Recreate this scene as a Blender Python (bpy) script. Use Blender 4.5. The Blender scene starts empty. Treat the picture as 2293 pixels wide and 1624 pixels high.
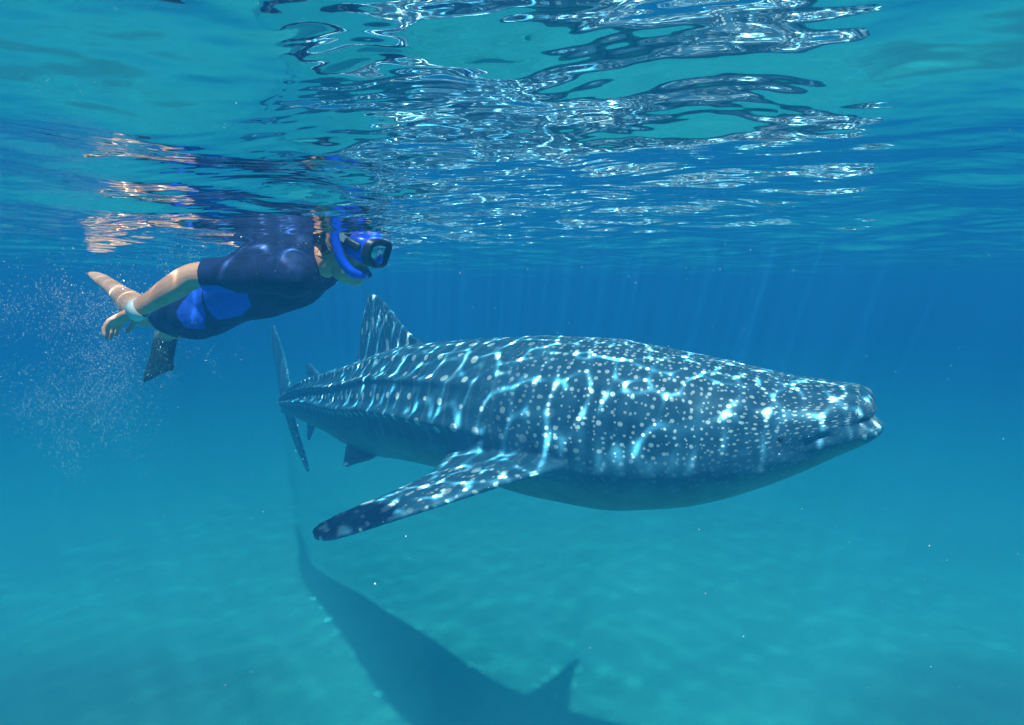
import bpy, bmesh, math, random
import numpy as np
from mathutils import Vector, Matrix

random.seed(7); np.random.seed(7)
scene = bpy.context.scene

# ------------------------------------------------------------------ camera
CAM_DEPTH = 0.175                     # metres below the calm surface (z = 0)
PITCH = math.radians(6.2)
FPX, CX, CY = 1494.0, 1146.5, 812.0   # focal length / centre in a 2293 px wide frame
cam = bpy.data.objects.new('camera', bpy.data.cameras.new('camera'))
scene.collection.objects.link(cam)
cam.location = (0, 0, -CAM_DEPTH)
cam.rotation_euler = (math.radians(90) - PITCH, 0, 0)
cam.data.sensor_fit = 'HORIZONTAL'
cam.data.sensor_width = 36.0
cam.data.lens = 36.0 * FPX / 2293.0
cam.data.clip_start = 0.01
cam.data.clip_end = 2000
scene.camera = cam

# ------------------------------------------------------------------ world, sun, exposure
SUN_TILT = math.radians(25)           # away from the vertical, under water
SUN_AZ = math.radians(-80)           # where the sun stands, seen from above (from the camera's side)
sun_dir = Vector((math.sin(SUN_TILT) * math.cos(SUN_AZ), math.sin(SUN_TILT) * math.sin(SUN_AZ), math.cos(SUN_TILT)))
world = bpy.data.worlds.new('World'); scene.world = world
world.use_nodes = True
wn = world.node_tree.nodes; wl = world.node_tree.links
sky = wn.new('ShaderNodeTexSky'); sky.sky_type = 'NISHITA'; sky.sun_disc = False
sky.sun_elevation = math.radians(90) - SUN_TILT
sky.sun_rotation = math.atan2(sun_dir.x, sun_dir.y)
wl.new(sky.outputs[0], wn['Background'].inputs[0])
wn['Background'].inputs[1].default_value = 0.06
sl = bpy.data.lights.new('sun', 'SUN'); sl.energy = 5.0; sl.angle = math.radians(1.3); sl.color = (1.0, 0.96, 0.9)
sun = bpy.data.objects.new('sun', sl); scene.collection.objects.link(sun)
sun.rotation_euler = sun_dir.to_track_quat('Z', 'Y').to_euler()
sun.location = (0, 0, 20)

scene.view_settings.view_transform = 'Standard'
scene.view_settings.look = 'None'
scene.view_settings.gamma = 1.0
scene.view_settings.use_curve_mapping = False
scene.view_settings.exposure = 0.66
cy = scene.cycles
cy.max_bounces = 7; cy.diffuse_bounces = 2; cy.glossy_bounces = 4; cy.transmission_bounces = 4
cy.transparent_max_bounces = 16; cy.volume_bounces = 2
cy.use_denoising = True
cy.sample_clamp_indirect = 6.0
cy.caustics_reflective = False; cy.caustics_refractive = False

# ------------------------------------------------------------------ helpers
C = scene.collection
FWD = Vector((0, math.cos(PITCH), -math.sin(PITCH))); UPV = Vector((0, math.sin(PITCH), math.cos(PITCH)))
def W(px, py, D):
    """world point seen at (px, py) of the 2293 px wide frame, D metres deep along the view axis"""
    return cam.location + (Vector((1, 0, 0)) * ((px - CX) / FPX) + UPV * (-(py - CY) / FPX) + FWD) * D

def link(name, me, mat=None, parent=None):
    o = bpy.data.objects.new(name, me); C.objects.link(o)
    if mat: me.materials.append(mat)
    if parent:
        o.parent = parent; o.matrix_parent_inverse = parent.matrix_world.inverted()
    return o
def tag(o, label=None, cat=None, kind=None):
    if label: o['label'] = label
    if cat: o['category'] = cat
    if kind: o['kind'] = kind
    return o
def mesh_from(name, v, f, smooth=True):
    me = bpy.data.meshes.new(name)
    me.from_pydata([tuple(p) for p in v], [], f)
    if smooth: me.polygons.foreach_set('use_smooth', [True] * len(me.polygons))
    me.update()
    return me
def vattr(me, name, arr):
    arr = np.asarray(arr, dtype=np.float32)
    if arr.ndim == 1:
        a = me.attributes.new(name, 'FLOAT', 'POINT'); a.data.foreach_set('value', arr)
    else:
        a = me.attributes.new(name, 'FLOAT_VECTOR', 'POINT'); a.data.foreach_set('vector', arr.ravel())
def coords(me):
    a = np.empty(len(me.vertices) * 3, np.float32); me.vertices.foreach_get('co', a); return a.reshape(-1, 3)
def smooth_mesh(me, it=4, lam=0.5, mu=-0.53):
    co = coords(me).astype(np.float64)
    e = np.empty(len(me.edges) * 2, np.int32); me.edges.foreach_get('vertices', e); e = e.reshape(-1, 2)
    deg = np.bincount(e.ravel(), minlength=len(co))[:, None].clip(1)
    for k in range(it):
        for w in (lam, mu):
            s = np.zeros_like(co)
            for ax in range(3):
                s[:, ax] = np.bincount(e[:, 0], co[e[:, 1], ax], len(co)) + np.bincount(e[:, 1], co[e[:, 0], ax], len(co))
            co += w * (s / deg - co)
    me.vertices.foreach_set('co', co.astype(np.float32).ravel()); me.update()
def remesh(v, f, voxel, it=4):
    """one continuous skin round overlapping closed shells"""
    me = mesh_from('tmp', v, f, False)
    o = bpy.data.objects.new('tmp', me); C.objects.link(o)
    m = o.modifiers.new('r', 'REMESH'); m.mode = 'VOXEL'; m.voxel_size = voxel; m.use_smooth_shade = True
    dg = bpy.context.evaluated_depsgraph_get(); dg.update()
    out = bpy.data.meshes.new_from_object(o.evaluated_get(dg))
    bpy.data.objects.remove(o); bpy.data.meshes.remove(me)
    smooth_mesh(out, it)
    out.polygons.foreach_set('use_smooth', [True] * len(out.polygons))
    out.materials.clear()
    return out
class MB:
    def __init__(s): s.v = []; s.f = []
    def add(s, v, f):
        o = len(s.v); s.v += [tuple(p) for p in v]; s.f += [tuple(i + o for i in q) for q in f]; return s
    def rings(s, rings, cap=True):
        n = len(rings[0]); v = [p for r in rings for p in r]; f = []
        for i in range(len(rings) - 1):
            for j in range(n):
                a = i * n + j; b = i * n + (j + 1) % n
                f.append((a, b, b + n, a + n))
        if cap:
            k = len(v)
            v.append(sum((Vector(p) for p in rings[0]), Vector()) / n); v.append(sum((Vector(p) for p in rings[-1]), Vector()) / n)
            for j in range(n):
                f.append((k, (j + 1) % n, j)); o = (len(rings) - 1) * n
                f.append((k + 1, o + j, o + (j + 1) % n))
        return s.add(v, f)
    def tube(s, pts, rad, n=14, lat=None, sub=6, round_ends=True):
        """swept tube; rad: r or (r_lateral, r_other) per point; lat: reference direction of the first radius"""
        P = [Vector(p) for p in pts]; R = [(r, r) if not isinstance(r, tuple) else r for r in rad]
        Q, S = spline(P, R, sub)
        rings = []
        for i, p in enumerate(Q):
            t = (Q[min(i + 1, len(Q) - 1)] - Q[max(i - 1, 0)]).normalized()
            l = Vector(lat) if lat else (Vector((0, 0, 1)) if abs(t.z) < .9 else Vector((1, 0, 0)))
            l = (l - t * l.dot(t)).normalized(); m = t.cross(l)
            rings.append((p, t, l, m, S[i]))
        out = []
        def ring(p, l, m, r, k=1.0): return [p + l * (r[0] * k * math.cos(a)) + m * (r[1] * k * math.sin(a)) for a in [2 * math.pi * j / n for j in range(n)]]
        if round_ends:
            p, t, l, m, r = rings[0]; e = min(r)
            for a in (75, 50, 25): out.append(ring(p - t * e * math.sin(math.radians(a)), l, m, r, math.cos(math.radians(a))))
        for p, t, l, m, r in rings: out.append(ring(p, l, m, r))
        if round_ends:
            p, t, l, m, r = rings[-1]; e = min(r)
            for a in (25, 50, 75): out.append(ring(p + t * e * math.sin(math.radians(a)), l, m, r, math.cos(math.radians(a))))
        return s.rings(out)
    def ellipsoid(s, c, axes, nu=16, nv=10):
        c = Vector(c); rings = []
        for i in range(1, nv):
            a = math.pi * i / nv
            rings.append([c + axes[2] * math.cos(a) + (axes[0] * math.cos(b) + axes[1] * math.sin(b)) * math.sin(a) for b in [2 * math.pi * j / nu for j in range(nu)]])
        n0 = len(s.v)
        return s.rings(rings)
    def mesh(s, name, smooth=True):
        me = mesh_from(name, s.v, s.f, smooth)
        bm = bmesh.new(); bm.from_mesh(me); bmesh.ops.recalc_face_normals(bm, faces=bm.faces); bm.to_mesh(me); bm.free()
        return me
def spline(P, R, sub):
    Q = []; S = []; n = len(P)
    for i in range(n - 1):
        p0, p1, p2, p3 = P[max(i - 1, 0)], P[i], P[i + 1], P[min(i + 2, n - 1)]
        for k in range(sub):
            t = k / sub
            Q.append(.5 * ((2 * p1) + (p2 - p0) * t + (2 * p0 - 5 * p1 + 4 * p2 - p3) * t * t + (3 * p1 - p0 - 3 * p2 + p3) * t ** 3))
            w = t * t * (3 - 2 * t)
            S.append(tuple(a * (1 - w) + b * w for a, b in zip(R[i], R[i + 1])))
    Q.append(P[-1]); S.append(R[-1]); return Q, S
def pchip(x, y, xi):
    """monotone cubic through (x, y)"""
    x = np.asarray(x, float); y = np.asarray(y, float); h = np.diff(x); d = np.diff(y) / h
    m = np.zeros_like(y); m[0] = d[0]; m[-1] = d[-1]
    for i in range(1, len(x) - 1):
        if d[i - 1] * d[i] > 0:
            w1 = 2 * h[i] + h[i - 1]; w2 = h[i] + 2 * h[i - 1]; m[i] = (w1 + w2) / (w1 / d[i - 1] + w2 / d[i])
    k = np.clip(np.searchsorted(x, xi) - 1, 0, len(x) - 2); t = (xi - x[k]) / h[k]
    return ((2 * t ** 3 - 3 * t ** 2 + 1) * y[k] + (t ** 3 - 2 * t ** 2 + t) * h[k] * m[k] + (-2 * t ** 3 + 3 * t ** 2) * y[k + 1] + (t ** 3 - t ** 2) * h[k] * m[k + 1])
def sstep(a, b, x):
    t = np.clip((x - a) / (b - a), 0, 1); return t * t * (3 - 2 * t)

class NT:
    """small wrapper for node materials"""
    def __init__(s, name):
        s.m = bpy.data.materials.new(name); s.m.use_nodes = True
        s.n = s.m.node_tree.nodes; s.l = s.m.node_tree.links; s.n.clear()
        s.out = s.n.new('ShaderNodeOutputMaterial')
    def node(s, t, **kw):
        n = s.n.new(t)
        for k, v in kw.items():
            if k.startswith('i_'):
                key = k[2:]; key = int(key) if key.isdigit() else key.replace('_', ' ')
                sk = n.inputs[key]
                if hasattr(v, 'is_output'): s.l.new(v, sk)
                else: sk.default_value = v
            else: setattr(n, k, v)
        return n
    def math(s, op, a, b=0.0, c=None, clamp=False):
        n = s.n.new('ShaderNodeMath'); n.operation = op; n.use_clamp = clamp
        for i, x in enumerate((a, b) if c is None else (a, b, c)):
            if hasattr(x, 'is_output'): s.l.new(x, n.inputs[i])
            else: n.inputs[i].default_value = x
        return n.outputs[0]
    def step(s, x, a, b, lo=0.0, hi=1.0):
        n = s.n.new('ShaderNodeMapRange'); n.interpolation_type = 'SMOOTHSTEP'
        s.l.new(x, n.inputs[0])
        for i, v in enumerate((a, b, lo, hi)):
            if hasattr(v, 'is_output'): s.l.new(v, n.inputs[i + 1])
            else: n.inputs[i + 1].default_value = v
        return n.outputs[0]
    def mix(s, f, a, b):
        n = s.n.new('ShaderNodeMix'); n.data_type = 'RGBA'
        for sk, v in ((n.inputs[0], f), (n.inputs[6], a), (n.inputs[7], b)):
            if hasattr(v, 'is_output'): s.l.new(v, sk)
            else: sk.default_value = v if not isinstance(v, tuple) or len(v) == 4 else (*v, 1)
        return n.outputs[2]
    def attr(s, name, vec=False):
        n = s.n.new('ShaderNodeAttribute'); n.attribute_name = name; return n.outputs['Vector' if vec else 'Fac']
    def surf(s, sh): s.l.new(sh, s.out.inputs[0]); return s.m
def principled(nt, base, rough=0.5, normal=None, spec=0.5, **kw):
    p = nt.node('ShaderNodeBsdfPrincipled')
    for k, v in (('Base Color', base), ('Roughness', rough), ('Specular IOR Level', spec), *[(a.replace('_', ' '), b) for a, b in kw.items()]):
        if hasattr(v, 'is_output'): nt.l.new(v, p.inputs[k])
        else: p.inputs[k].default_value = (*v, 1) if isinstance(v, tuple) and len(v) == 3 else v
    if normal: nt.l.new(normal, p.inputs['Normal'])
    return p.outputs[0]
def simple(name, col, rough=0.5, noise=0.0, nscale=20.0, bump=0.0, spec=0.5):
    nt = NT(name); c = col; nrm = None
    if noise or bump:
        tc = nt.node('ShaderNodeTexCoord')
        nz = nt.node('ShaderNodeTexNoise', i_Scale=nscale, i_Detail=4.0); nt.l.new(tc.outputs['Object'], nz.inputs['Vector'])
        if noise:
            c = nt.mix(nt.step(nz.outputs[0], .3, .7), tuple(x * (1 - noise) for x in col), tuple(min(1, x * (1 + noise)) for x in col))
        if bump:
            nrm = nt.node('ShaderNodeBump', i_Strength=bump, i_Distance=0.01, i_Height=nz.outputs[0]).outputs[0]
    return nt.surf(principled(nt, c, rough, nrm, spec))

# ------------------------------------------------------------------ the sea: waves, caustics, surface
rng = np.random.RandomState(11)
WAVES = []
def add_waves(n, l0, l1, slope, main, spread):
    for _ in range(n):
        lam = math.exp(rng.uniform(math.log(l0), math.log(l1))); k = 2 * math.pi / lam
        a = main + rng.normal(0, spread)
        WAVES.append((k * math.cos(a), k * math.sin(a), rng.uniform(0, 2 * math.pi), slope / k * math.sqrt(2.0 / n)))
add_waves(6, 1.6, 4.0, 0.020, math.radians(70), 0.5)
add_waves(12, 0.55, 1.3, 0.045, math.radians(75), 0.8)
add_waves(16, 0.26, 0.50, 0.050, math.radians(80), 1.1)
add_waves(26, 0.13, 0.25, 0.050, math.radians(80), 1.3)
add_waves(22, 0.075, 0.13, 0.034, math.radians(80), 1.3)
def wave(x, y):
    h = np.zeros_like(x)
    for kx, ky, p, a in WAVES: h += a * np.sin(kx * x + ky * y + p)
    return h
def wave_grad(x, y, kmin=0.0, kmax=1e9):
    gx = np.zeros_like(x); gy = np.zeros_like(x)
    for kx, ky, p, a in WAVES:
        if not kmin < math.hypot(kx, ky) < kmax: continue
        c = a * np.cos(kx * x + ky * y + p); gx += kx * c; gy += ky * c
    return gx, gy
def grid_axis(lo, hi, step, far_lo, far_hi, g=1.09):
    mid = np.arange(lo, hi, step); up = []; d = step; x = hi
    while x < far_hi: up.append(x); d *= g if d < .4 else 1.12; x += d
    dn = []; d = step; x = lo - step
    while x > far_lo: dn.append(x); d *= 1.05; x -= d
    return np.array(dn[::-1] + list(mid) + up + [far_hi])
def grid_mesh(name, X, Y, Z):
    ny, nx = X.shape
    v = np.stack([X, Y, Z], -1).reshape(-1, 3).astype(np.float32)
    idx = np.arange(nx * ny).reshape(ny, nx)
    f = np.stack([idx[:-1, :-1], idx[:-1, 1:], idx[1:, 1:], idx[1:, :-1]], -1).reshape(-1, 4)
    me = bpy.data.meshes.new(name); me.vertices.add(len(v)); me.vertices.foreach_set('co', v.ravel())
    me.loops.add(f.size); me.loops.foreach_set('vertex_index', f.ravel().astype(np.int32))
    me.polygons.add(len(f)); me.polygons.foreach_set('loop_start', np.arange(0, f.size, 4, dtype=np.int32))
    me.polygons.foreach_set('use_smooth', np.ones(len(f), bool)); me.update(calc_edges=True); me.validate()
    return me
gx = grid_axis(-2.75, 2.1, 0.0085, -160, 160, 1.05)
gy = np.r_[np.arange(-1.0, .2, .1), np.arange(.2, 1.75, .016), grid_axis(1.75, 5.9, 0.0085, 1.749, 260, 1.016)]
gy = np.r_[-60.0, -20.0, -6.0, gy[np.r_[True, np.diff(gy) > 1e-4]]]
X, Y = np.meshgrid(gx, gy)
fade = 1 / (1 + (np.hypot(X, Y - 2) / 6.5) ** 2)
Z = wave(X, Y) * fade
# caustic light counted from these waves, put into the surface's transparent colour: a sharp pattern ...
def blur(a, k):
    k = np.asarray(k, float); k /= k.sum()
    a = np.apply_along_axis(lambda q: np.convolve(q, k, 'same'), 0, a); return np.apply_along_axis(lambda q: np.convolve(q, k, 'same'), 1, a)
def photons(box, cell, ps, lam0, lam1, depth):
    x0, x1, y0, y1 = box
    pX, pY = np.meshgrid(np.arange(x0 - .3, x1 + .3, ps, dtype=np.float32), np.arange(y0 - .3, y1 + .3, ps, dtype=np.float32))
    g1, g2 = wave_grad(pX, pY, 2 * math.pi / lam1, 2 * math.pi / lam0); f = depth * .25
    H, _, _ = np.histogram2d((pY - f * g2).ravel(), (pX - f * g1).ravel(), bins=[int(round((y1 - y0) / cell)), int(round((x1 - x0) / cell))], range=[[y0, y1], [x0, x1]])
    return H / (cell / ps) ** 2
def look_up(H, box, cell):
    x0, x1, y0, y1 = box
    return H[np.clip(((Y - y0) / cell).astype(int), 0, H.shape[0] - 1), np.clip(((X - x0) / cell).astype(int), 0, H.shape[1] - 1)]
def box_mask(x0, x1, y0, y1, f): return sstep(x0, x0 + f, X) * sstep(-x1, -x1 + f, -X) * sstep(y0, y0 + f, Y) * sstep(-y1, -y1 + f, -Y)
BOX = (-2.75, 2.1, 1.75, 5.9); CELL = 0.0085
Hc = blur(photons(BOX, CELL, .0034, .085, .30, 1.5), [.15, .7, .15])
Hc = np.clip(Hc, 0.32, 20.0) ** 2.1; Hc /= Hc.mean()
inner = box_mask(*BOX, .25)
# ... and a soft, wide pattern for the light on the sand
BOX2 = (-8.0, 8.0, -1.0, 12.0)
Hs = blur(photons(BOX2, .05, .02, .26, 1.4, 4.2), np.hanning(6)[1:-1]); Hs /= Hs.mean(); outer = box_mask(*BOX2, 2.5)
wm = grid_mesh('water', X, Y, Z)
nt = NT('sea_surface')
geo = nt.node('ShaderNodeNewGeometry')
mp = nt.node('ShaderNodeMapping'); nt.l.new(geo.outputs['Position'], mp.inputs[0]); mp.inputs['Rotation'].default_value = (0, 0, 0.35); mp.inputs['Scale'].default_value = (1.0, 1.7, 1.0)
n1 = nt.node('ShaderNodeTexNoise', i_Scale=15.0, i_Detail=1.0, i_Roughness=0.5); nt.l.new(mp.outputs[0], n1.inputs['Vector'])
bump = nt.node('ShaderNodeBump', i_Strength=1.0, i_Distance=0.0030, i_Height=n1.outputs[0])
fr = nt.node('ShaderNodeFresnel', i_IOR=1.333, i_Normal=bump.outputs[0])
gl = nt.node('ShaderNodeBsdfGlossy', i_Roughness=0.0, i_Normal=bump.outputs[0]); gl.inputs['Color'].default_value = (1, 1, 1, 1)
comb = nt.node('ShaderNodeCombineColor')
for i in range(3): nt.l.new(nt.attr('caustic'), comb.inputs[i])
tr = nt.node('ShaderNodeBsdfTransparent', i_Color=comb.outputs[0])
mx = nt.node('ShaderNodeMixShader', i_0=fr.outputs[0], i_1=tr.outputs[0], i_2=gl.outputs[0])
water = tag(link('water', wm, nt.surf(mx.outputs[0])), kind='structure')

# ------------------------------------------------------------------ seabed
SEABED = -3.75
sx = grid_axis(-8, 8, 0.14, -200, 200); sy = grid_axis(0, 14, 0.14, -80, 300)
SX, SY = np.meshgrid(sx, sy)
SZ = SEABED + 0.06 * np.sin(SX * 0.9 + 1.1 * np.sin(SY * .5)) * np.sin(SY * .7 + .6) + 0.02 * np.sin(SX * 2.3 + SY * 1.7) + 0.015 * np.sin(SY * 4.1 - SX * 1.2 + np.sin(SX * 1.7))
sm = grid_mesh('seabed', SX, SY, SZ)
nt = NT('sand')
geo = nt.node('ShaderNodeNewGeometry')
na = nt.node('ShaderNodeTexNoise', i_Scale=0.55, i_Detail=5.0, i_Roughness=0.6); nt.l.new(geo.outputs['Position'], na.inputs['Vector'])
nb = nt.node('ShaderNodeTexNoise', i_Scale=7.0, i_Detail=5.0); nt.l.new(geo.outputs['Position'], nb.inputs['Vector'])
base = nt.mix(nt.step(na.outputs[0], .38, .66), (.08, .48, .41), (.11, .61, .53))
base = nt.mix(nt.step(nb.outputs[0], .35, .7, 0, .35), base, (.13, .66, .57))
def ground(px, py):
    d = W(px, py, 1.0) - cam.location; k = (SEABED - cam.location.z) / d.z; return cam.location + d * k
for (px, py, rx, ry) in ((20, 1640, 2.7, 1.7), (2280, 1650, 2.0, 1.2)):        # vignette-like darkening painted into the sand colour at the view's lower corners
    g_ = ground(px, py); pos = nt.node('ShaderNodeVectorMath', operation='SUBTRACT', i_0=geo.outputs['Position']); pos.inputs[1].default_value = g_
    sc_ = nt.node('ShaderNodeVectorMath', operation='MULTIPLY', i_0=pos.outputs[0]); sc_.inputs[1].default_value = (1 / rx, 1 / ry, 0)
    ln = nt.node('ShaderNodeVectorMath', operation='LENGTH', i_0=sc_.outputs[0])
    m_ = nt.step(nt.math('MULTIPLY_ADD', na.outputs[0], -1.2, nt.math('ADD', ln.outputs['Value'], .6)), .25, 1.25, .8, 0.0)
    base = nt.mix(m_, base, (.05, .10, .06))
bp = nt.node('ShaderNodeBump', i_Strength=.6, i_Distance=.05, i_Height=nb.outputs[0])
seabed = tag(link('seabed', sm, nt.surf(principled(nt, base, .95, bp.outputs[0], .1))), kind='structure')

# ------------------------------------------------------------------ the body of water as a box of even haze
hb = MB(); hx, hy0, hy1, hz0, hz1 = 210, -90, 310, SEABED - 1.2, 0.4
hv = [(x, y, z) for z in (hz0, hz1) for x, y in ((-hx, hy0), (hx, hy0), (hx, hy1), (-hx, hy1))]
hb.add(hv, [(3, 2, 1, 0), (4, 5, 6, 7), (0, 1, 5, 4), (1, 2, 6, 5), (2, 3, 7, 6), (3, 0, 4, 7)])
nt = NT('sea_water_volume')
pv = nt.node('ShaderNodeVolumePrincipled')
DEN = 0.48
pv.inputs['Color'].default_value = (0.005, 0.050, 0.118, 1)
pv.inputs['Density'].default_value = DEN
pv.inputs['Absorption Color'].default_value = (0.252, 0.593, 0.694, 1)
pv.inputs['Anisotropy'].default_value = 0.0
nt.l.new(pv.outputs[0], nt.out.inputs['Volume'])
haze = tag(link('haze', hb.mesh('haze', False), nt.m), kind='stuff')

# haze added over the bottom to soften the shark's shadow: two even layers, the lower one inside the upper
for top_, den_ in ((1.5, .12), (.8, .17)):
    sb_ = MB(); e_ = 150 - top_
    sv_ = [(x, y, z) for z in (SEABED - .5 - top_ * .1, SEABED + top_) for x, y in ((-e_, -60 - top_), (e_, -60 - top_), (e_, 200 + top_), (-e_, 200 + top_))]
    sb_.add(sv_, [(3, 2, 1, 0), (4, 5, 6, 7), (0, 1, 5, 4), (1, 2, 6, 5), (2, 3, 7, 6), (3, 0, 4, 7)])
    nt = NT('added_haze'); pv = nt.node('ShaderNodeVolumePrincipled')
    pv.inputs['Color'].default_value = (.30, .86, .88, 1); pv.inputs['Density'].default_value = den_; pv.inputs['Absorption Color'].default_value = (.3, .85, .9, 1); pv.inputs['Anisotropy'].default_value = .2
    nt.l.new(pv.outputs[0], nt.out.inputs['Volume'])
    tag(link('softening_haze', sb_.mesh('softening_haze', False), nt.m), 'milky haze layer added over the sand to soften the shadow', 'added_haze', 'stuff')

# ------------------------------------------------------------------ whale shark
# stations: image column, top, bottom of the profile, distance, half width
ST = [(1969, 919, 927, 3.055), (1967, 898, 945, 3.058), (1965, 881, 958, 3.062), (1958, 869, 970, 3.075), (1935, 861, 985, 3.10), (1897, 855, 1001, 3.14), (1855, 848, 1018, 3.17),
      (1790, 841, 1046, 3.24), (1700, 823, 1079, 3.33), (1600, 801, 1108, 3.43), (1480, 778, 1129, 3.54), (1360, 758, 1133, 3.66),
      (1240, 752, 1112, 3.82, .51), (1120, 756, 1078, 4.04, .48), (1020, 763, 1050, 4.33, .44), (930, 773, 1032, 4.72, .39), (860, 795, 1022, 5.15, .335),
      (800, 815, 1000, 5.6, .28), (750, 829, 973, 6.02, .22), (705, 846, 954, 6.42, .165), (668, 866, 936, 6.85, .115), (646, 880, 924, 7.2, .075), (634, 888, 914, 7.5, .045), (627, 893, 906, 7.75, .02)]
cen = []; hh = []; hw = []
for px, t, b, D, *w in ST:
    a = W(px, t, D); c = W(px, b, D); cen.append((a + c) / 2); hh.append((a - c).length / 2); hw.append(w[0] if w else None)
cen = np.array([tuple(c) for c in cen]); ss = np.r_[0, np.cumsum(np.linalg.norm(np.diff(cen, axis=0), axis=1))]
L = ss[-1]
hw = [w if w else .34 + .18 * (1 - (1 - min(x / .85, 1)) ** 2) for w, x in zip(hw, ss)]       # a broad, blunt snout
si = np.r_[np.linspace(0, .25, 32)[:-1], np.linspace(.25, L, 420)]
Cn = np.stack([pchip(ss, cen[:, k], si) for k in range(3)], 1)
for _ in range(6):                                     # relax the spine a little
    Cn[40:-2] = Cn[40:-2] * .5 + .25 * (Cn[39:-3] + Cn[41:-1])
hi = pchip(ss, hh, si); wi = pchip(ss, hw, si)
T = np.gradient(Cn, axis=0); T /= np.linalg.norm(T, axis=1)[:, None]; T = -T       # towards the nose
for _ in range(12): T[1:-1] = T[1:-1] * .5 + .25 * (T[:-2] + T[2:])
kf = int(np.argmin(np.abs(si - .3))); T[:kf] = T[kf]
T /= np.linalg.norm(T, axis=1)[:, None]
Sd = np.cross(T, np.array([0, 0, 1.0])); Sd /= np.linalg.norm(Sd, axis=1)[:, None]   # the camera's side
Uv = np.cross(Sd, T)
NTH = 200
th = np.linspace(0, 2 * math.pi, NTH, endpoint=False)           # 0 = back, pi/2 = camera's side
def section(s, h, w, th):
    e = 2.0 + 0.5 * math.exp(-((s - .5) / .7) ** 2)
    c = np.cos(th); n = np.sin(th)
    sx = np.sign(n) * np.abs(n) ** (2 / e); sy = np.sign(c) * np.abs(c) ** (2 / e)
    ang = np.where(th > math.pi, 2 * math.pi - th, th)
    k = np.ones_like(th)
    # keels along the flank
    kr = sstep(1.5, 2.3, s) * (1 - sstep(L - .25, L, s)); am = .028 + .02 * sstep(3.5, 5.5, s)
    for a0, wd, m in ((math.radians(38), .055, .7), (math.radians(62), .06, 1.0), (math.radians(92 - 6 * sstep(2, 5, s)), .07, 1.25)):
        k += kr * m * am / max(w, .12) * np.exp(-((ang - a0) / wd) ** 2)
    # five gill slits above the pectoral fin
    for j in range(5):
        s0 = 1.10 + .085 * j + .05 * (ang - 1.5)
        k -= .034 * np.exp(-((s - s0) / .018) ** 2) * sstep(.95, 1.1, ang) * (1 - sstep(1.75, 1.9, ang))
    return sx * k, sy * k
def bow(s): return .27 * (1 - sstep(0, .9, s))           # the snout is an arc seen from above
RG = np.empty((len(si), NTH, 3)); UU = np.empty((len(si), NTH)); ST_ = np.empty((len(si), NTH))
for i in range(len(si)):
    a, b = section(si[i], hi[i], wi[i], th)
    back = bow(si[i]) * np.abs(a) ** 2.2; ST_[i] = si[i] + back
    RG[i] = Cn[i] + Sd[i] * (wi[i] * a)[:, None] + Uv[i] * (hi[i] * b)[:, None] - T[i] * back[:, None]; UU[i] = hi[i] * b
# mouth: a slit right round the snout, cut in along the surface normal, the lower lip a little proud
da = np.gradient(RG, axis=0); db = np.roll(RG, -1, 1) - np.roll(RG, 1, 1); Nr = np.cross(da, db); Nr /= np.linalg.norm(Nr, axis=2)[..., None] + 1e-9
if (Nr[100] * (RG[100] - Cn[100])).sum(1).mean() < 0: Nr = -Nr
mm = 1 - sstep(.24, .32, ST_); du = UU + .004 + .16 * ST_
disp = mm * (-.040 * np.exp(-(du / .010) ** 2) + .004 * np.exp(-((du + .045) / .022) ** 2) + .005 * np.exp(-((du - .035) / .018) ** 2))
low = mm * sstep(.0, .03, -du) * (1 - sstep(.10, .3, ST_))                              # the lower jaw reaches a little further forward
RG = RG + Nr * disp[..., None] + T[:, None, :] * (low * .008)[..., None]
rings = [[Vector(p) for p in row] for row in RG]
sb = MB(); sb.rings(rings)
def fin(mb, st, n=9):
    """st: (leading edge point, trailing edge point, thickness) from root to tip"""
    LE = [Vector(a) for a, _, _ in st]; TE = [Vector(b) for _, b, _ in st]; tk = [(t, t) for _, _, t in st]
    l, s = spline(LE, tk, 6); t, _ = spline(TE, tk, 6); out = []
    for i in range(len(l)):
        ax = (t[i] - l[i]); j0, j1 = max(i - 1, 0), min(i + 1, len(l) - 1)
        span = ((l[j1] + t[j1]) - (l[j0] + t[j0])); nn = ax.cross(span).normalized(); th_ = s[i][0]
        up = []; dn = []
        for k in range(n + 1):
            u = k / n; prof = (2.2 * math.sqrt(u + .004) * (1 - u) ** .8 + .18 * u ** 2) * th_ * .5 + .006
            up.append(l[i] + ax * u + nn * prof); dn.append(l[i] + ax * u - nn * prof)
        out.append(up + dn[::-1])
    mb.rings(out)
def mirror_pt(p):
    """to the other side of the shark's spine"""
    p = np.array(p); i = np.argmin(((Cn - p) ** 2).sum(1)); d = (p - Cn[i]) @ Sd[i]; return tuple(p - 2 * d * Sd[i])
pect = [(W(1345, 1030, 3.35), W(1040, 1005, 3.95), .13), (W(1245, 1050, 3.22), W(1005, 1022, 3.72), .10), (W(1130, 1082, 3.10), W(965, 1062, 3.52), .075), (W(1010, 1122, 3.0), W(900, 1095, 3.32), .055),
        (W(880, 1165, 2.92), W(820, 1128, 3.16), .04), (W(780, 1198, 2.87), W(748, 1158, 3.02), .03), (W(728, 1211, 2.85), W(707, 1180, 2.93), .02), (W(706, 1207, 2.86), W(699, 1193, 2.89), .012)]
fin(sb, pect)
fin(sb, [(mirror_pt(a), mirror_pt(b), t) for a, b, t in pect])
fin(sb, [(W(985, 800, 4.55), W(800, 850, 5.55), .12), (W(952, 771, 4.62), W(801, 812, 5.5), .09), (W(921, 750, 4.72), W(806, 760, 5.42), .06), (W(893, 717, 4.84), W(814, 712, 5.38), .045), (W(866, 682, 4.98), W(822, 676, 5.33), .03), (W(846, 662, 5.12), W(824, 658, 5.3), .015)])
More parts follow.
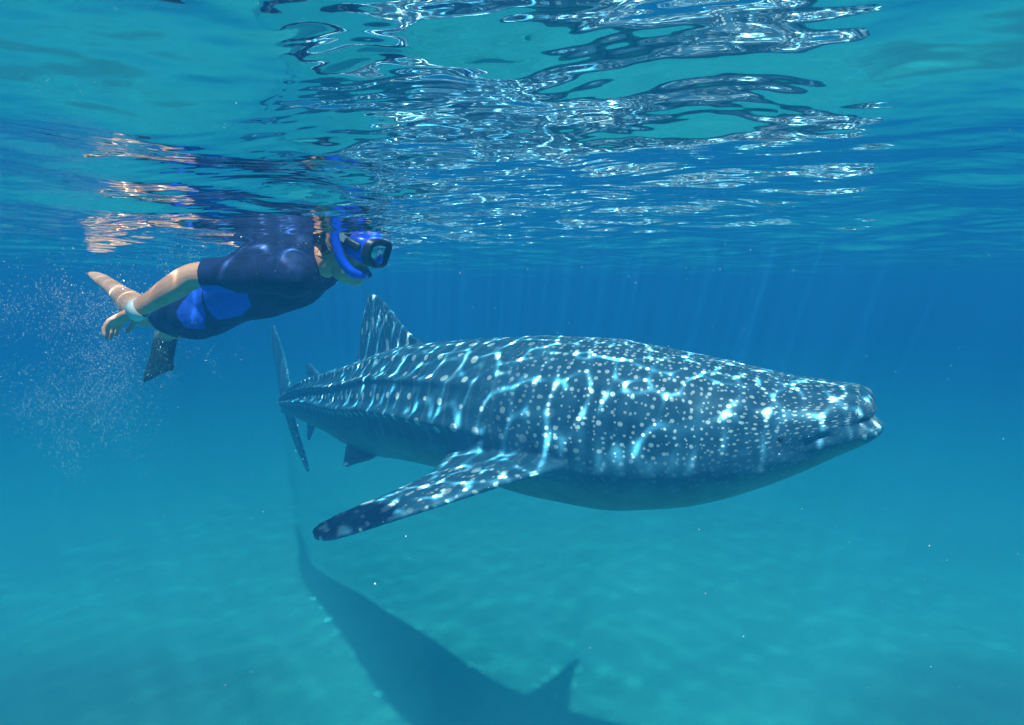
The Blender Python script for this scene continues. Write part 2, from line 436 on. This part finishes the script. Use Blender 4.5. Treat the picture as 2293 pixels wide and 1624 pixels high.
fin(sb, [(W(728, 855, 6.2), W(690, 870, 6.6), .05), (W(712, 834, 6.25), W(688, 842, 6.6), .03), (W(694, 812, 6.5), W(686, 815, 6.62), .012)])
pel = [(W(850, 1005, 5.0), W(795, 975, 5.35), .06), (W(838, 1024, 4.95), W(776, 1002, 5.3), .04), (W(795, 1038, 4.98), W(772, 1025, 5.2), .025), (W(776, 1046, 5.05), W(769, 1042, 5.12), .012)]
fin(sb, pel); fin(sb, [(mirror_pt(a), mirror_pt(b), t) for a, b, t in pel])
fin(sb, [(W(705, 945, 6.45), W(690, 935, 6.75), .05), (W(700, 965, 6.5), W(690, 962, 6.75), .03), (W(692, 986, 6.7), W(690, 984, 6.76), .012)])
tb = W(640, 900, 7.35)
fin(sb, [(W(652, 915, 7.0), W(633, 925, 7.75), .06), (W(650, 868, 7.1), W(628, 880, 7.8), .05), (W(640, 810, 7.4), W(620, 826, 7.95), .04), (W(626, 760, 7.75), W(610, 772, 8.2), .03), (W(613, 728, 8.05), W(606, 732, 8.3), .015)])
fin(sb, [(W(652, 885, 7.0), W(633, 880, 7.7), .06), (W(658, 940, 7.05), W(640, 925, 7.6), .05), (W(672, 985, 7.2), W(656, 980, 7.55), .035), (W(686, 1030, 7.35), W(674, 1025, 7.6), .025), (W(692, 1056, 7.5), W(687, 1054, 7.62), .012)])
shm = remesh(sb.v, sb.f, 0.0125, 3)
# skin coordinates: metres along the spine, metres round the girth, height on the flank
co = coords(shm); sI = np.empty(len(co)); AR = np.empty(len(co)); ANG = np.empty(len(co)); RAD = np.empty(len(co))
for a in range(0, len(co), 20000):
    q = co[a:a + 20000]; d = ((q[:, None, :] - Cn[None, ::2, :]) ** 2).sum(-1); i = d.argmin(1) * 2
    r = q - Cn[i]; u = (r * Uv[i]).sum(1); v = (r * Sd[i]).sum(1)
    sI[a:a + 20000] = si[i] + -(r * T[i]).sum(1); ANG[a:a + 20000] = np.arctan2(v / wi[i], u / hi[i]); AR[a:a + 20000] = ANG[a:a + 20000]
    RAD[a:a + 20000] = np.sqrt((v / wi[i]) ** 2 + (u / hi[i]) ** 2)
girth = AR * .47 + np.clip(RAD - 1.15, 0, 6) * .3
vattr(shm, 'skin', np.stack([sI, girth, RAD * .4], 1))
finm = sstep(1.15, 1.5, RAD)
belly = sstep(1.86, 2.35, np.abs(ANG) - .38 * np.exp(-(sI / .55) ** 2)) * (1 - finm)
vattr(shm, 'belly', belly); vattr(shm, 'spotty', 1 - .85 * sstep(1.50, 1.85, np.abs(ANG)) * (1 - finm)); vattr(shm, 'finness', finm)
nt = NT('shark_skin')
sk = nt.attr('skin', True); sep = nt.node('ShaderNodeSeparateXYZ', i_0=sk); S_, G_ = sep.outputs[0], sep.outputs[1]
bel = nt.attr('belly'); fn = nt.attr('finness')
def spots(scu, scv, rnd, r0, r1, soft, seed=0.0):
    cb = nt.node('ShaderNodeCombineXYZ', i_0=nt.math('MULTIPLY', S_, scu), i_1=nt.math('MULTIPLY', G_, scv), i_2=seed)
    vo = nt.node('ShaderNodeTexVoronoi', voronoi_dimensions='2D', i_Scale=1.0, i_Randomness=rnd); nt.l.new(cb.outputs[0], vo.inputs['Vector'])
    sc = nt.node('ShaderNodeSeparateColor', i_0=vo.outputs['Color'])
    rr = nt.math('MULTIPLY_ADD', sc.outputs[0], r1 - r0, r0)
    return nt.step(nt.math('SUBTRACT', vo.outputs['Distance'], rr), 0.0, soft, 1.0, 0.0)
headm = nt.step(S_, 1.25, 1.95, 1.0, 0.0)
wn_ = nt.node('ShaderNodeTexNoise', i_Scale=2.2, i_Detail=2.0); nt.l.new(sk, wn_.inputs['Vector'])
sp_head = nt.math('MULTIPLY', spots(21.0, 19.5, .60, .04, .19, .10), headm)
sp_body = nt.math('MULTIPLY', spots(7.8, 6.6, .25, .06, .15, .05, 3.0), nt.math('SUBTRACT', 1.0, headm))
sp_fine = nt.math('MULTIPLY', spots(24.0, 22.0, .9, -.10, .16, .1, 7.0), nt.math('MAXIMUM', nt.math('MULTIPLY', headm, .8), nt.math('MULTIPLY', fn, .9)))
# pale bars between the columns of spots
ph = nt.math('MULTIPLY', nt.math('ADD', S_, nt.math('MULTIPLY', nt.math('SUBTRACT', wn_.outputs[0], .5), .10)), 7.2)
bar = nt.step(nt.math('ABSOLUTE', nt.math('SUBTRACT', nt.math('FRACT', ph), .5)), .0, .12, 1.0, 0.0)
bar = nt.math('MULTIPLY', nt.math('MULTIPLY', bar, nt.step(S_, 1.5, 2.2)), .35)
nz = nt.node('ShaderNodeTexNoise', i_Scale=9.0, i_Detail=5.0, i_Roughness=.6); nt.l.new(sk, nz.inputs['Vector'])
skin = nt.mix(nt.step(nz.outputs[0], .35, .68), (.026, .120, .200), (.052, .190, .295))
skin = nt.mix(bar, skin, (.32, .37, .40))
pat = nt.math('MAXIMUM', nt.math('MAXIMUM', sp_head, sp_body), sp_fine)
pat = nt.math('MULTIPLY', pat, nt.attr('spotty'))
skin = nt.mix(nt.math('MULTIPLY', pat, .92), skin, (.84, .86, .84))
skin = nt.mix(bel, skin, nt.mix(nt.step(nz.outputs[0], .3, .7), (.19, .24, .23), (.27, .32, .30)))
fb = nt.node('ShaderNodeTexNoise', i_Scale=60.0, i_Detail=3.0); nt.l.new(sk, fb.inputs['Vector'])
bmp = nt.node('ShaderNodeBump', i_Strength=.25, i_Distance=.004, i_Height=fb.outputs[0])
shark = link('whale_shark', shm, nt.surf(principled(nt, skin, .55, bmp.outputs[0], .25)))
tag(shark, 'large spotted blue-grey whale shark swimming right beneath the snorkeller', 'shark')
# eyes
eye_mat = simple('shark_eye', (.01, .012, .015), .15)
j_e = int(np.argmin(np.abs(th - math.radians(91)))); i_e = int(np.argmin(np.abs(ST_[:, j_e] - .375)))
for sgn in (1, -1):
    c = Vector(RG[i_e, j_e if sgn > 0 else (NTH - j_e) % NTH]) - Vector(Sd[i_e]) * (.006 * sgn)
    e = MB(); e.ellipsoid(c, [Vector(T[i_e]) * .014, Vector(Uv[i_e]) * .012, Vector(Sd[i_e]) * .014], 14, 10)
    link('eye', e.mesh('eye'), eye_mat, shark)

# ------------------------------------------------------------------ snorkeller
Fh = Vector((math.cos(math.radians(20)) * math.cos(math.radians(14)), -math.cos(math.radians(20)) * math.sin(math.radians(14)), -math.sin(math.radians(20)))).normalized()
Lh = Fh.cross(Vector((0, 0, 1))).normalized()        # towards the camera
Uh = Lh.cross(Fh).normalized()
Fu, Lu, Uu = Fh.copy(), Lh.copy(), Uh.copy(); Fh, Lh, Uh = Fh * 1.09, Lh * 1.09, Uh * 1.09      # unit axes, and axes in units of this head
HC = W(776, 546, 2.33)
def HP(f, l, u): return HC + Fh * f + Lh * l + Uh * u
ax_t = (W(700, 596, 2.35) - W(450, 690, 2.61)).normalized()
LAT = ax_t.cross(Vector((0, 0, 1))).normalized()
TOR = [(W(415, 706, 2.645), .125, .085), (W(450, 690, 2.61), .165, .110), (W(515, 664, 2.55), .142, .100), (W(585, 632, 2.475), .168, .128), (W(640, 607, 2.41), .182, .134), (W(680, 594, 2.37), .150, .105), (W(700, 590, 2.35), .085, .072)]
SH_R = W(655, 612, 2.22); EL_R = W(432, 618, 2.27); WR_R = W(302, 697, 2.31); HD_R = W(250, 724, 2.33)
SH_L = W(660, 606, 2.56); EL_L = W(535, 628, 2.84); WR_L = W(475, 645, 3.06); HD_L = W(450, 655, 3.14)
HP_R = W(440, 698, 2.53); KN_R = W(318, 700, 2.86); AN_R = W(252, 645, 3.18); TO_R = W(212, 613, 3.36)
HP_L = W(450, 690, 2.70); KN_L = W(392, 722, 3.10); AN_L = W(372, 752, 3.45); TO_L = W(366, 790, 3.52)
pb = MB()
pb.tube([c for c, _, _ in TOR], [(a, b) for _, a, b in TOR], 28, LAT, 6)
pb.tube([W(680, 598, 2.36), W(716, 586, 2.34), HP(-.02, 0, -.04)], [.075, .064, .064], 18)
pb.ellipsoid(HC, [Fh * .098, Lh * .077, Uh * .108], 24, 16)
pb.ellipsoid(HP(.030, 0, -.070), [Fh * .064, Lh * .056, Uh * .052], 20, 12)           # jaw
pb.ellipsoid(HP(.066, 0, -.098), [Fh * .024, Lh * .026, Uh * .020], 12, 8)            # chin
pb.tube([HP(.085, 0, .012), HP(.105, 0, -.018), HP(.112, 0, -.030)], [.010, .013, .017], 10)   # nose
pb.tube([HP(.086, .020, -.060), HP(.096, 0, -.060), HP(.086, -.020, -.060)], [.008, .011, .008], 10)   # lips
pb.tube([HP(.086, .018, -.072), HP(.093, 0, -.073), HP(.086, -.018, -.072)], [.008, .010, .008], 10)
for s in (1, -1):
    pb.ellipsoid(HP(.060, .040 * s, -.028), [Fh * .028, Lh * .026, Uh * .026], 12, 8)   # cheek
    pb.tube([HP(-.004, .078 * s, .022), HP(-.014, .086 * s, .018), HP(-.018, .086 * s, -.004), HP(-.008, .080 * s, -.024), HP(.0, .076 * s, -.030)], [.006, .009, .009, .008, .006], 10)
def arm(mb, sh, el, wr):
    mb.tube([sh, sh.lerp(el, .35), sh.lerp(el, .75), el, el.lerp(wr, .3), el.lerp(wr, .75), wr], [.062, .054, .047, .043, .045, .034, .029], 16, None, 5)
def hand(mb, wr, hd, palm_n, curl):
    d = (hd - wr).normalized(); n = (palm_n - d * palm_n.dot(d)).normalized(); l = d.cross(n)
    mb.tube([wr - d * .01, wr + d * .035, wr + d * .085], [(.026, .021), (.036, .017), (.040, .015)], 14, l, 4)
    for k, (off, ln) in enumerate(((-.030, .066), (-.010, .078), (.010, .074), (.029, .058))):
        b = wr + d * .078 + l * off; c = curl * (1 + .18 * k); pts = [b]; dd = d.copy(); p = b + l * off * .12
        for seg, q in ((.42, .5), (.32, 1.0), (.26, 1.5)):
            dd = (d * math.cos(c * q) + n * math.sin(c * q) + l * off * 2.2).normalized(); p = p + dd * ln * seg; pts.append(p)
        mb.tube(pts, [.0095, .0092, .0085, .0070], 8, None, 3)
    b = wr + d * .022 - l * .026
    mb.tube([b, b - l * .022 + d * .026 + n * .010, b - l * .026 + d * .052 + n * .024, b - l * .020 + d * .070 + n * .034], [.013, .0115, .0100, .0075], 8, None, 3)
arm(pb, SH_R, EL_R, WR_R); arm(pb, SH_L, EL_L, WR_L)
hand(pb, WR_R, HD_R, Vector((.45, -.15, -.9)), .55); hand(pb, WR_L, HD_L, Vector((.3, .3, -.9)), .4)
def leg(mb, hp, kn, an, to):
    mb.tube([hp, hp.lerp(kn, .3), hp.lerp(kn, .75), kn, kn.lerp(an, .3), kn.lerp(an, .75), an], [.095, .086, .064, .056, .058, .042, .037], 18, None, 5)
    d = (to - an).normalized()
    mb.tube([an - d * .03, an + d * .05, an.lerp(to, .6), to - d * .01], [(.036, .036), (.040, .034), (.045, .024), (.036, .012)], 14, LAT, 4)
leg(pb, HP_R, KN_R, AN_R, TO_R); leg(pb, HP_L, KN_L, AN_L, TO_L)
pm = remesh(pb.v, pb.f, 0.0045, 3)
nt = NT('human_skin')
tc = nt.node('ShaderNodeTexCoord')
nz = nt.node('ShaderNodeTexNoise', i_Scale=14.0, i_Detail=5.0); nt.l.new(tc.outputs['Object'], nz.inputs['Vector'])
base = nt.mix(nt.step(nz.outputs[0], .3, .7), (.86, .33, .19), (.92, .43, .28))
bmp = nt.node('ShaderNodeBump', i_Strength=.15, i_Distance=.003, i_Height=nz.outputs[0])
person = link('person', pm, nt.surf(principled(nt, base, .5, bmp.outputs[0], .35, Subsurface_Weight=.0)))
tag(person, 'person snorkelling at the surface in a dark navy short wetsuit, arm trailing back', 'person')
# wetsuit
wb = MB(); t = .007
wb.tube([c for c, _, _ in TOR[:-1]], [(a + t, b + t) for _, a, b in TOR[:-1]], 28, LAT, 6)
wb.tube([W(672, 602, 2.37), W(690, 598, 2.355), W(700, 600, 2.35)], [.10, .084, .076], 18, None, 4, False)
def part_tube(mb, pts, rad): mb.tube(pts, rad, 20, None, 6, False)
def shoulder(mb, sh, el):
    mb.tube([sh, sh.lerp(el, .35), sh.lerp(el, .75), sh.lerp(el, .86)], [.072, .066, .060, .059], 20, None, 6, False)
    mb.ellipsoid(sh, [Vector((.070, 0, 0)), Vector((0, .070, 0)), Vector((0, 0, .070))], 16, 10)
shoulder(wb, SH_R, EL_R); shoulder(wb, SH_L, EL_L)
wb.tube([SH_R, W(652, 604, 2.32), W(652, 604, 2.45), SH_L], [.08, .10, .10, .08], 18, None, 5)
for hp, kn in ((HP_R, KN_R), (HP_L, KN_L)):
    wb.tube([hp, hp.lerp(kn, .3), hp.lerp(kn, .47)], [.108, .096, .088], 22, None, 6, False)
    wb.ellipsoid(hp, [Vector((.108, 0, 0)), Vector((0, .108, 0)), Vector((0, 0, .108))], 20, 12)
wm_ = remesh(wb.v, wb.f, 0.006, 14)
wc = coords(wm_)
# bright blue side panels: signed distance to an outline on the flank, as seen square to the torso
def proj(p):
    q = np.asarray(p) - np.array(W(450, 690, 2.61)); u = q @ np.array(ax_t); up = np.array(LAT.cross(ax_t)); return np.stack([u, q @ up], -1)
def poly_sd(P, poly):
    d = np.full(len(P), 1e9); ins = np.zeros(len(P), bool)
    for i in range(len(poly)):
        a = np.array(poly[i]); b = np.array(poly[(i + 1) % len(poly)]); e = b - a; w = P - a
        tt = np.clip((w @ e) / (e @ e), 0, 1); d = np.minimum(d, np.hypot(*(w - tt[:, None] * e).T))
        c = ((a[1] <= P[:, 1]) != (b[1] <= P[:, 1])); x = a[0] + (P[:, 1] - a[1]) / (b[1] - a[1] + 1e-12) * e[0]; ins ^= c & (P[:, 0] < x)
    return np.where(ins, -d, d)
def panel(px): return proj(np.array([tuple(W(x, y, D)) for x, y, D in px]))
pA = panel([(418, 655, 2.42), (455, 640, 2.40), (452, 690, 2.42), (446, 738, 2.45), (424, 735, 2.46), (414, 700, 2.46)])
pB = panel([(460, 640, 2.40), (560, 640, 2.33), (578, 652, 2.32), (560, 685, 2.34), (520, 708, 2.38), (458, 718, 2.42)])
P2 = proj(wc); sdp = np.minimum(poly_sd(P2, pA), poly_sd(P2, pB))
vattr(wm_, 'panel', sdp)
nt = NT('neoprene')
tc = nt.node('ShaderNodeTexCoord')
nz = nt.node('ShaderNodeTexNoise', i_Scale=18.0, i_Detail=4.0); nt.l.new(tc.outputs['Object'], nz.inputs['Vector'])
base = nt.mix(nt.step(nz.outputs[0], .35, .7), (.007, .017, .070), (.013, .036, .140))
base = nt.mix(nt.step(nt.attr('panel'), -.003, .003, 1.0, 0.0), base, (.02, .11, .70))
mpw = nt.node('ShaderNodeMapping'); nt.l.new(tc.outputs['Object'], mpw.inputs[0]); mpw.inputs['Scale'].default_value = (1.6, .7, .7); mpw.inputs['Rotation'].default_value = (0, .35, .4)
n2 = nt.node('ShaderNodeTexNoise', i_Scale=13.0, i_Detail=3.0, i_Distortion=.8); nt.l.new(mpw.outputs[0], n2.inputs['Vector'])
bmp = nt.node('ShaderNodeBump', i_Strength=.7, i_Distance=.009, i_Height=n2.outputs[0])
suit = link('wetsuit', wm_, nt.surf(principled(nt, base, .7, bmp.outputs[0], .2)), person)
suit['label'] = 'dark navy short-sleeved wetsuit with bright blue side panels'
# hair
hbm = MB(); rings_ = []
for i in range(0, 15):
    a = math.radians(4 + i * 7.6)
    r_ = []
    for j in range(36):
        b = 2 * math.pi * j / 36
        d = Uu * math.cos(a) + (Fu * math.cos(b) + Lu * math.sin(b)) * math.sin(a)
        f_, l_, u_ = d.dot(Fu), d.dot(Lu), d.dot(Uu)
        lim = .115 + .012 * math.sin(9 * b + 5 * i) * math.sin(a)
        k = 1.06 + .025 * math.sin(13 * b + i) + .02 * math.sin(5 * b - 1.3 * i)
        if f_ > .35: k = 1.06 - (f_ - .35) * .9                      # tucks in at the hairline
        if f_ > -.1 and u_ < .25: k -= (.25 - u_) * .35
        r_.append(HP(f_ * .100 * k, l_ * .080 * k, u_ * .110 * k))
    rings_.append(r_)
hbm.rings(rings_)
rh = random.Random(3)
for k in range(170):
    a = math.radians(rh.uniform(25, 112)); b = rh.uniform(.9, 5.4) if a > .9 else rh.uniform(0, 6.28)
    d = Uu * math.cos(a) + (Fu * math.cos(b) + Lu * math.sin(b)) * math.sin(a); p = HP(d.dot(Fu) * .101, d.dot(Lu) * .081, d.dot(Uu) * .111)
    t1 = (d.cross(Vector((rh.uniform(-1, 1), rh.uniform(-1, 1), rh.uniform(-1, 1)))).normalized() * .6 - Fh * .5 + Uh * rh.uniform(-.2, .5))
    ln = rh.uniform(.02, .045)
    hbm.tube([p, p + (t1 + d * .35) * ln * .5, p + (t1 + d * rh.uniform(.1, .8)) * ln], [.0022, .0018, .0008], 5, None, 3)
link('hair', hbm.mesh('hair'), simple('wet_hair', (.008, .007, .007), .35, .4, 60, .6), person)
# diving mask
black = simple('black_rubber', (.012, .013, .016), .4); blue = simple('blue_silicone', (.012, .08, .80), .3, .15, 30); clear = simple('pale_silicone', (.42, .55, .62), .3)
def oval(f, lw, u0, u1, n=32, e=3.0, bow=0.0):
    uc, uh = (u0 + u1) / 2, (u1 - u0) / 2; r = []
    for j in range(n):
        a = 2 * math.pi * j / n; c, s = math.cos(a), math.sin(a)
        x = math.copysign(abs(c) ** (2 / e), c) * lw; y = math.copysign(abs(s) ** (2 / e), s) * uh
        r.append(HP(f - bow * (x / lw) ** 2, x, uc + y))
    return r
mk = MB(); mk.rings([oval(.066, .074, -.034, .052, bow=.035), oval(.090, .078, -.038, .056, bow=.030), oval(.118, .074, -.034, .052, bow=.016), oval(.118, .070, -.030, .048, bow=.014), oval(.092, .070, -.031, .049, bow=.028), oval(.066, .066, -.030, .046, bow=.033)], False)
mask = link('diving_mask', mk.mesh('diving_mask'), blue, person); mask['label'] = 'blue diving mask with black frame and strap'
fm = MB(); fm.rings([oval(.112, .0785, -.038, .056, bow=.016), oval(.128, .078, -.037, .055, bow=.012), oval(.131, .075, -.034, .052, bow=.010), oval(.128, .0715, -.031, .049, bow=.010), oval(.114, .0710, -.0305, .0485, bow=.015), oval(.112, .0785, -.038, .056, bow=.016)], False)
link('frame', fm.mesh('frame'), black, mask)
nt = NT('mask_glass'); lw_ = nt.node('ShaderNodeFresnel', i_IOR=1.5); g = nt.node('ShaderNodeBsdfGlossy', i_Roughness=.03); g.inputs['Color'].default_value = (.8, .95, 1, 1); t_ = nt.node('ShaderNodeBsdfTransparent'); t_.inputs[0].default_value = (.75, .92, .95, 1)
mg = nt.node('ShaderNodeMixShader', i_0=nt.math('MULTIPLY_ADD', lw_.outputs[0], .5, .5), i_1=t_.outputs[0], i_2=g.outputs[0])
ln_ = MB(); ln_.rings([oval(.1235, .0725, -.032, .050, bow=.011), oval(.1235, .012, .0, .02, bow=.0)], True)
link('lens', ln_.mesh('lens'), nt.surf(mg.outputs[0]), mask)
np_ = MB(); np_.ellipsoid(HP(.108, 0, -.012), [Fh * .026, Lh * .019, Uh * .026], 14, 10)
link('nose_pocket', np_.mesh('nose_pocket'), blue, mask)
for s in (1, -1):
    bk = MB(); bk.tube([HP(.082, .080 * s, .010), HP(.060, .084 * s, .014), HP(.040, .085 * s, .018)], [(.016, .008), (.015, .008), (.013, .006)], 14, Uh, 4)
    link('buckle', bk.mesh('buckle'), black, mask)
stp = MB(); pts = []
for j in range(25):
    a = math.radians(40 + 280 * j / 24); f_, l_ = math.cos(a) * .110, math.sin(a) * .0905
    pts.append(HP(f_, l_, .018 + (.05 - f_) * .20))
rr = []
for i, p in enumerate(pts):
    q = p - HC; q = (q - Uu * q.dot(Uu)).normalized()
    rr.append([p + Uh * .011, p + Uh * .011 + q * .003, p - Uh * .011 + q * .003, p - Uh * .011])
stp.rings(rr); link('strap', stp.mesh('strap', False), clear, mask)
# snorkel
sn = MB()
sp_pts = [HP(.100, .012, -.066), HP(.098, .045, -.072), HP(.078, .078, -.066), HP(.050, .098, -.040), HP(.022, .106, .0), HP(.0, .106, .045), HP(-.015, .102, .10), HP(-.028, .098, .20)]
sn.tube(sp_pts, [.013, .0150, .0165, .0165, .0160, .0155, .0150, .0150], 18, None, 8)
snork = link('snorkel', sn.mesh('snorkel'), blue, person); snork['label'] = 'blue curved snorkel tube running from mouth past the ear'
mp_ = MB(); mp_.tube([HP(.088, .0, -.066), HP(.104, .006, -.067)], [(.022, .013), (.017, .012)], 14, Lh, 4); link('mouthpiece', mp_.mesh('mouthpiece'), black, snork)
# wrist band
d = (HD_R - WR_R).normalized(); bd = MB(); pr = []
for k, (o_, r_) in enumerate(((-.030, .034), (-.030, .038), (.006, .037), (.006, .032))):
    c = WR_R + d * o_; l = d.cross(Vector((0, 0, 1))).normalized(); m = d.cross(l)
    pr.append([c + l * (r_ * math.cos(a)) + m * (r_ * math.sin(a)) for a in [2 * math.pi * j / 24 for j in range(24)]])
bd.rings(pr + [pr[0]], False); link('wrist_band', bd.mesh('wrist_band'), simple('white_band', (.78, .80, .82), .5), person)
# swim fin on the lower foot
fb_ = MB(); fdir = (W(352, 850, 3.45) - AN_L).normalized()
def fin_section(c, half, thick, wv, skew=0.0):
    n_ = fdir.cross(wv).normalized(); r = []
    for j in range(20):
        a = 2 * math.pi * j / 20; q = math.copysign(abs(math.cos(a)) ** .6, math.cos(a)); r.append(c + wv * half * q - fdir * skew * q + n_ * thick * math.sin(a))
    return r
wv = (Vector((1, -.25, .12)) - fdir * Vector((1, -.25, .12)).dot(fdir)).normalized()
Lf = (W(352, 850, 3.45) - AN_L).length
fb_.rings([fin_section(AN_L - fdir * .02, .052, .05, wv), fin_section(AN_L + fdir * .05, .058, .045, wv), fin_section(AN_L + fdir * .11, .070, .025, wv), fin_section(AN_L + fdir * .17, .082, .010, wv), fin_section(AN_L + fdir * (Lf - .06), .088, .006, wv, .035), fin_section(AN_L + fdir * (Lf - .02), .082, .004, wv, .055)])
fm_ = fb_.mesh('swim_fin')
link('swim_fin', fm_, simple('dark_fin_rubber', (.02, .045, .05), .6), person)['label'] = 'dark rubber swim fin hanging below the hips'

# ------------------------------------------------------------------ caustic light painted into the water surface
# sharp pattern masked to the sun footprints of shark and swimmer, soft pattern elsewhere
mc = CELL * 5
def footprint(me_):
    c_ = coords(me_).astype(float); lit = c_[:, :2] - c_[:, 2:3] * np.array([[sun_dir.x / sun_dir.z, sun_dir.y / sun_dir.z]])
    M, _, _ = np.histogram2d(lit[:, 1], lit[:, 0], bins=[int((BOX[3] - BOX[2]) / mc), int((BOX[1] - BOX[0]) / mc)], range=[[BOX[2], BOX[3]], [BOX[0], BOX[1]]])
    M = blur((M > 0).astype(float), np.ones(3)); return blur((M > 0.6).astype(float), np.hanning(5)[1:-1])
M = np.maximum(footprint(shm), .55 * footprint(pm))         # sharp pattern weighted down over the swimmer
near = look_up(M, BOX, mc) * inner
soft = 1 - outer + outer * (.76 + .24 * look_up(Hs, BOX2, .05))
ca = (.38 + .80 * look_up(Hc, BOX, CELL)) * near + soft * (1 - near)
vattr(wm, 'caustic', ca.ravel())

# ------------------------------------------------------------------ bubbles and drifting specks
IV = np.array([(1, 0, 0), (-1, 0, 0), (0, 1, 0), (0, -1, 0), (0, 0, 1), (0, 0, -1)], float)
IF = np.array([(0, 2, 4), (2, 1, 4), (1, 3, 4), (3, 0, 4), (2, 0, 5), (1, 2, 5), (3, 1, 5), (0, 3, 5)])
def cloud(name, cs, rs):
    v = (IV[None] * rs[:, None, None] + cs[:, None, :]).reshape(-1, 3); f = (IF[None] + (np.arange(len(cs)) * len(IV))[:, None, None]).reshape(-1, 3)
    return mesh_from(name, v, [tuple(q) for q in f.tolist()])
r2 = np.random.RandomState(5); cs = []; rs = []
def trail(pts, n, spread, r0, r1):
    """wisps: short random walks of fine bubbles strung along a path"""
    P = [Vector(p) for p in pts]; Q, _ = spline(P, [(0, 0)] * len(P), 12); m = max(6, int(n / 55))
    for _ in range(m):
        i = r2.randint(len(Q) - 1); q = np.array(Q[i]) + r2.normal(0, spread, 3); d = np.array(Q[i + 1] - Q[i]); d /= np.linalg.norm(d) + 1e-9
        for _ in range(int(3.2 * n / m)):
            d = d + r2.normal(0, .35, 3); d /= np.linalg.norm(d); q = q + d * .006
            cs.append(q + r2.normal(0, .012, 3)); rs.append(.0005 * (.8 * r1 / .0005) ** r2.rand() ** 3.5)
trail([W(330, 780, 3.0), W(290, 800, 3.1), W(300, 850, 3.1), W(330, 845, 3.0)], 1100, .018, .0005, .004)
trail([W(340, 770, 2.9), W(320, 830, 3.0), W(325, 860, 3.0)], 770, .03, .0005, .004)
trail([W(200, 770, 3.0), W(205, 840, 3.1), W(185, 910, 3.2), W(150, 950, 3.2)], 1320, .05, .0005, .004)
trail([W(95, 840, 3.0), W(70, 880, 3.0), W(90, 910, 3.1), W(140, 940, 3.1)], 770, .06, .0005, .003)
trail([W(60, 640, 2.8), W(140, 650, 2.8), W(230, 690, 2.7)], 1100, .04, .0005, .004)
trail([W(250, 690, 2.7), W(230, 760, 2.8), W(300, 790, 2.9)], 1100, .08, .0005, .004)
trail([W(170, 720, 2.9), W(230, 800, 3.0), W(260, 880, 3.1)], 350, .07, .0005, .003)
trail([W(330, 545, 2.5), W(450, 560, 2.4), W(600, 560, 2.35), W(720, 560, 2.3)], 1100, .03, .0005, .0025)
cs = np.array(cs); rs = np.array(rs); keep = cs[:, 2] < wave(cs[:, 0], cs[:, 1]) - .008; cs, rs = cs[keep], rs[keep]
nt = NT('air_bubble'); fz = nt.node('ShaderNodeFresnel', i_IOR=1.2); g = nt.node('ShaderNodeBsdfGlossy', i_Roughness=.15); df = nt.node('ShaderNodeBsdfDiffuse'); df.inputs[0].default_value = (.9, .95, 1, 1); tt = nt.node('ShaderNodeBsdfTransparent')
m1 = nt.node('ShaderNodeMixShader', i_0=.35, i_1=df.outputs[0], i_2=g.outputs[0]); m2 = nt.node('ShaderNodeMixShader', i_0=.5, i_1=tt.outputs[0], i_2=m1.outputs[0])
tag(link('bubbles', cloud('bubbles', cs, rs), nt.surf(m2.outputs[0])), 'trails of fine white air bubbles behind the snorkeller', 'bubbles', 'stuff')
n = 900; r3 = np.random.RandomState(9); D = r3.uniform(.7, 5.5, n); P = np.array([tuple(W(r3.uniform(-100, 2400), r3.uniform(500, 1724), d)) for d in D])
rs = .0005 + .0011 * r3.rand(n) ** 3
k = (P[:, 2] < -.06) & (P[:, 2] > SEABED + .1)
tag(link('plankton', cloud('plankton', P[k], rs[k]), simple('pale_speck', (.75, .78, .75), .8)), 'tiny pale specks drifting in the water', 'plankton', 'stuff')
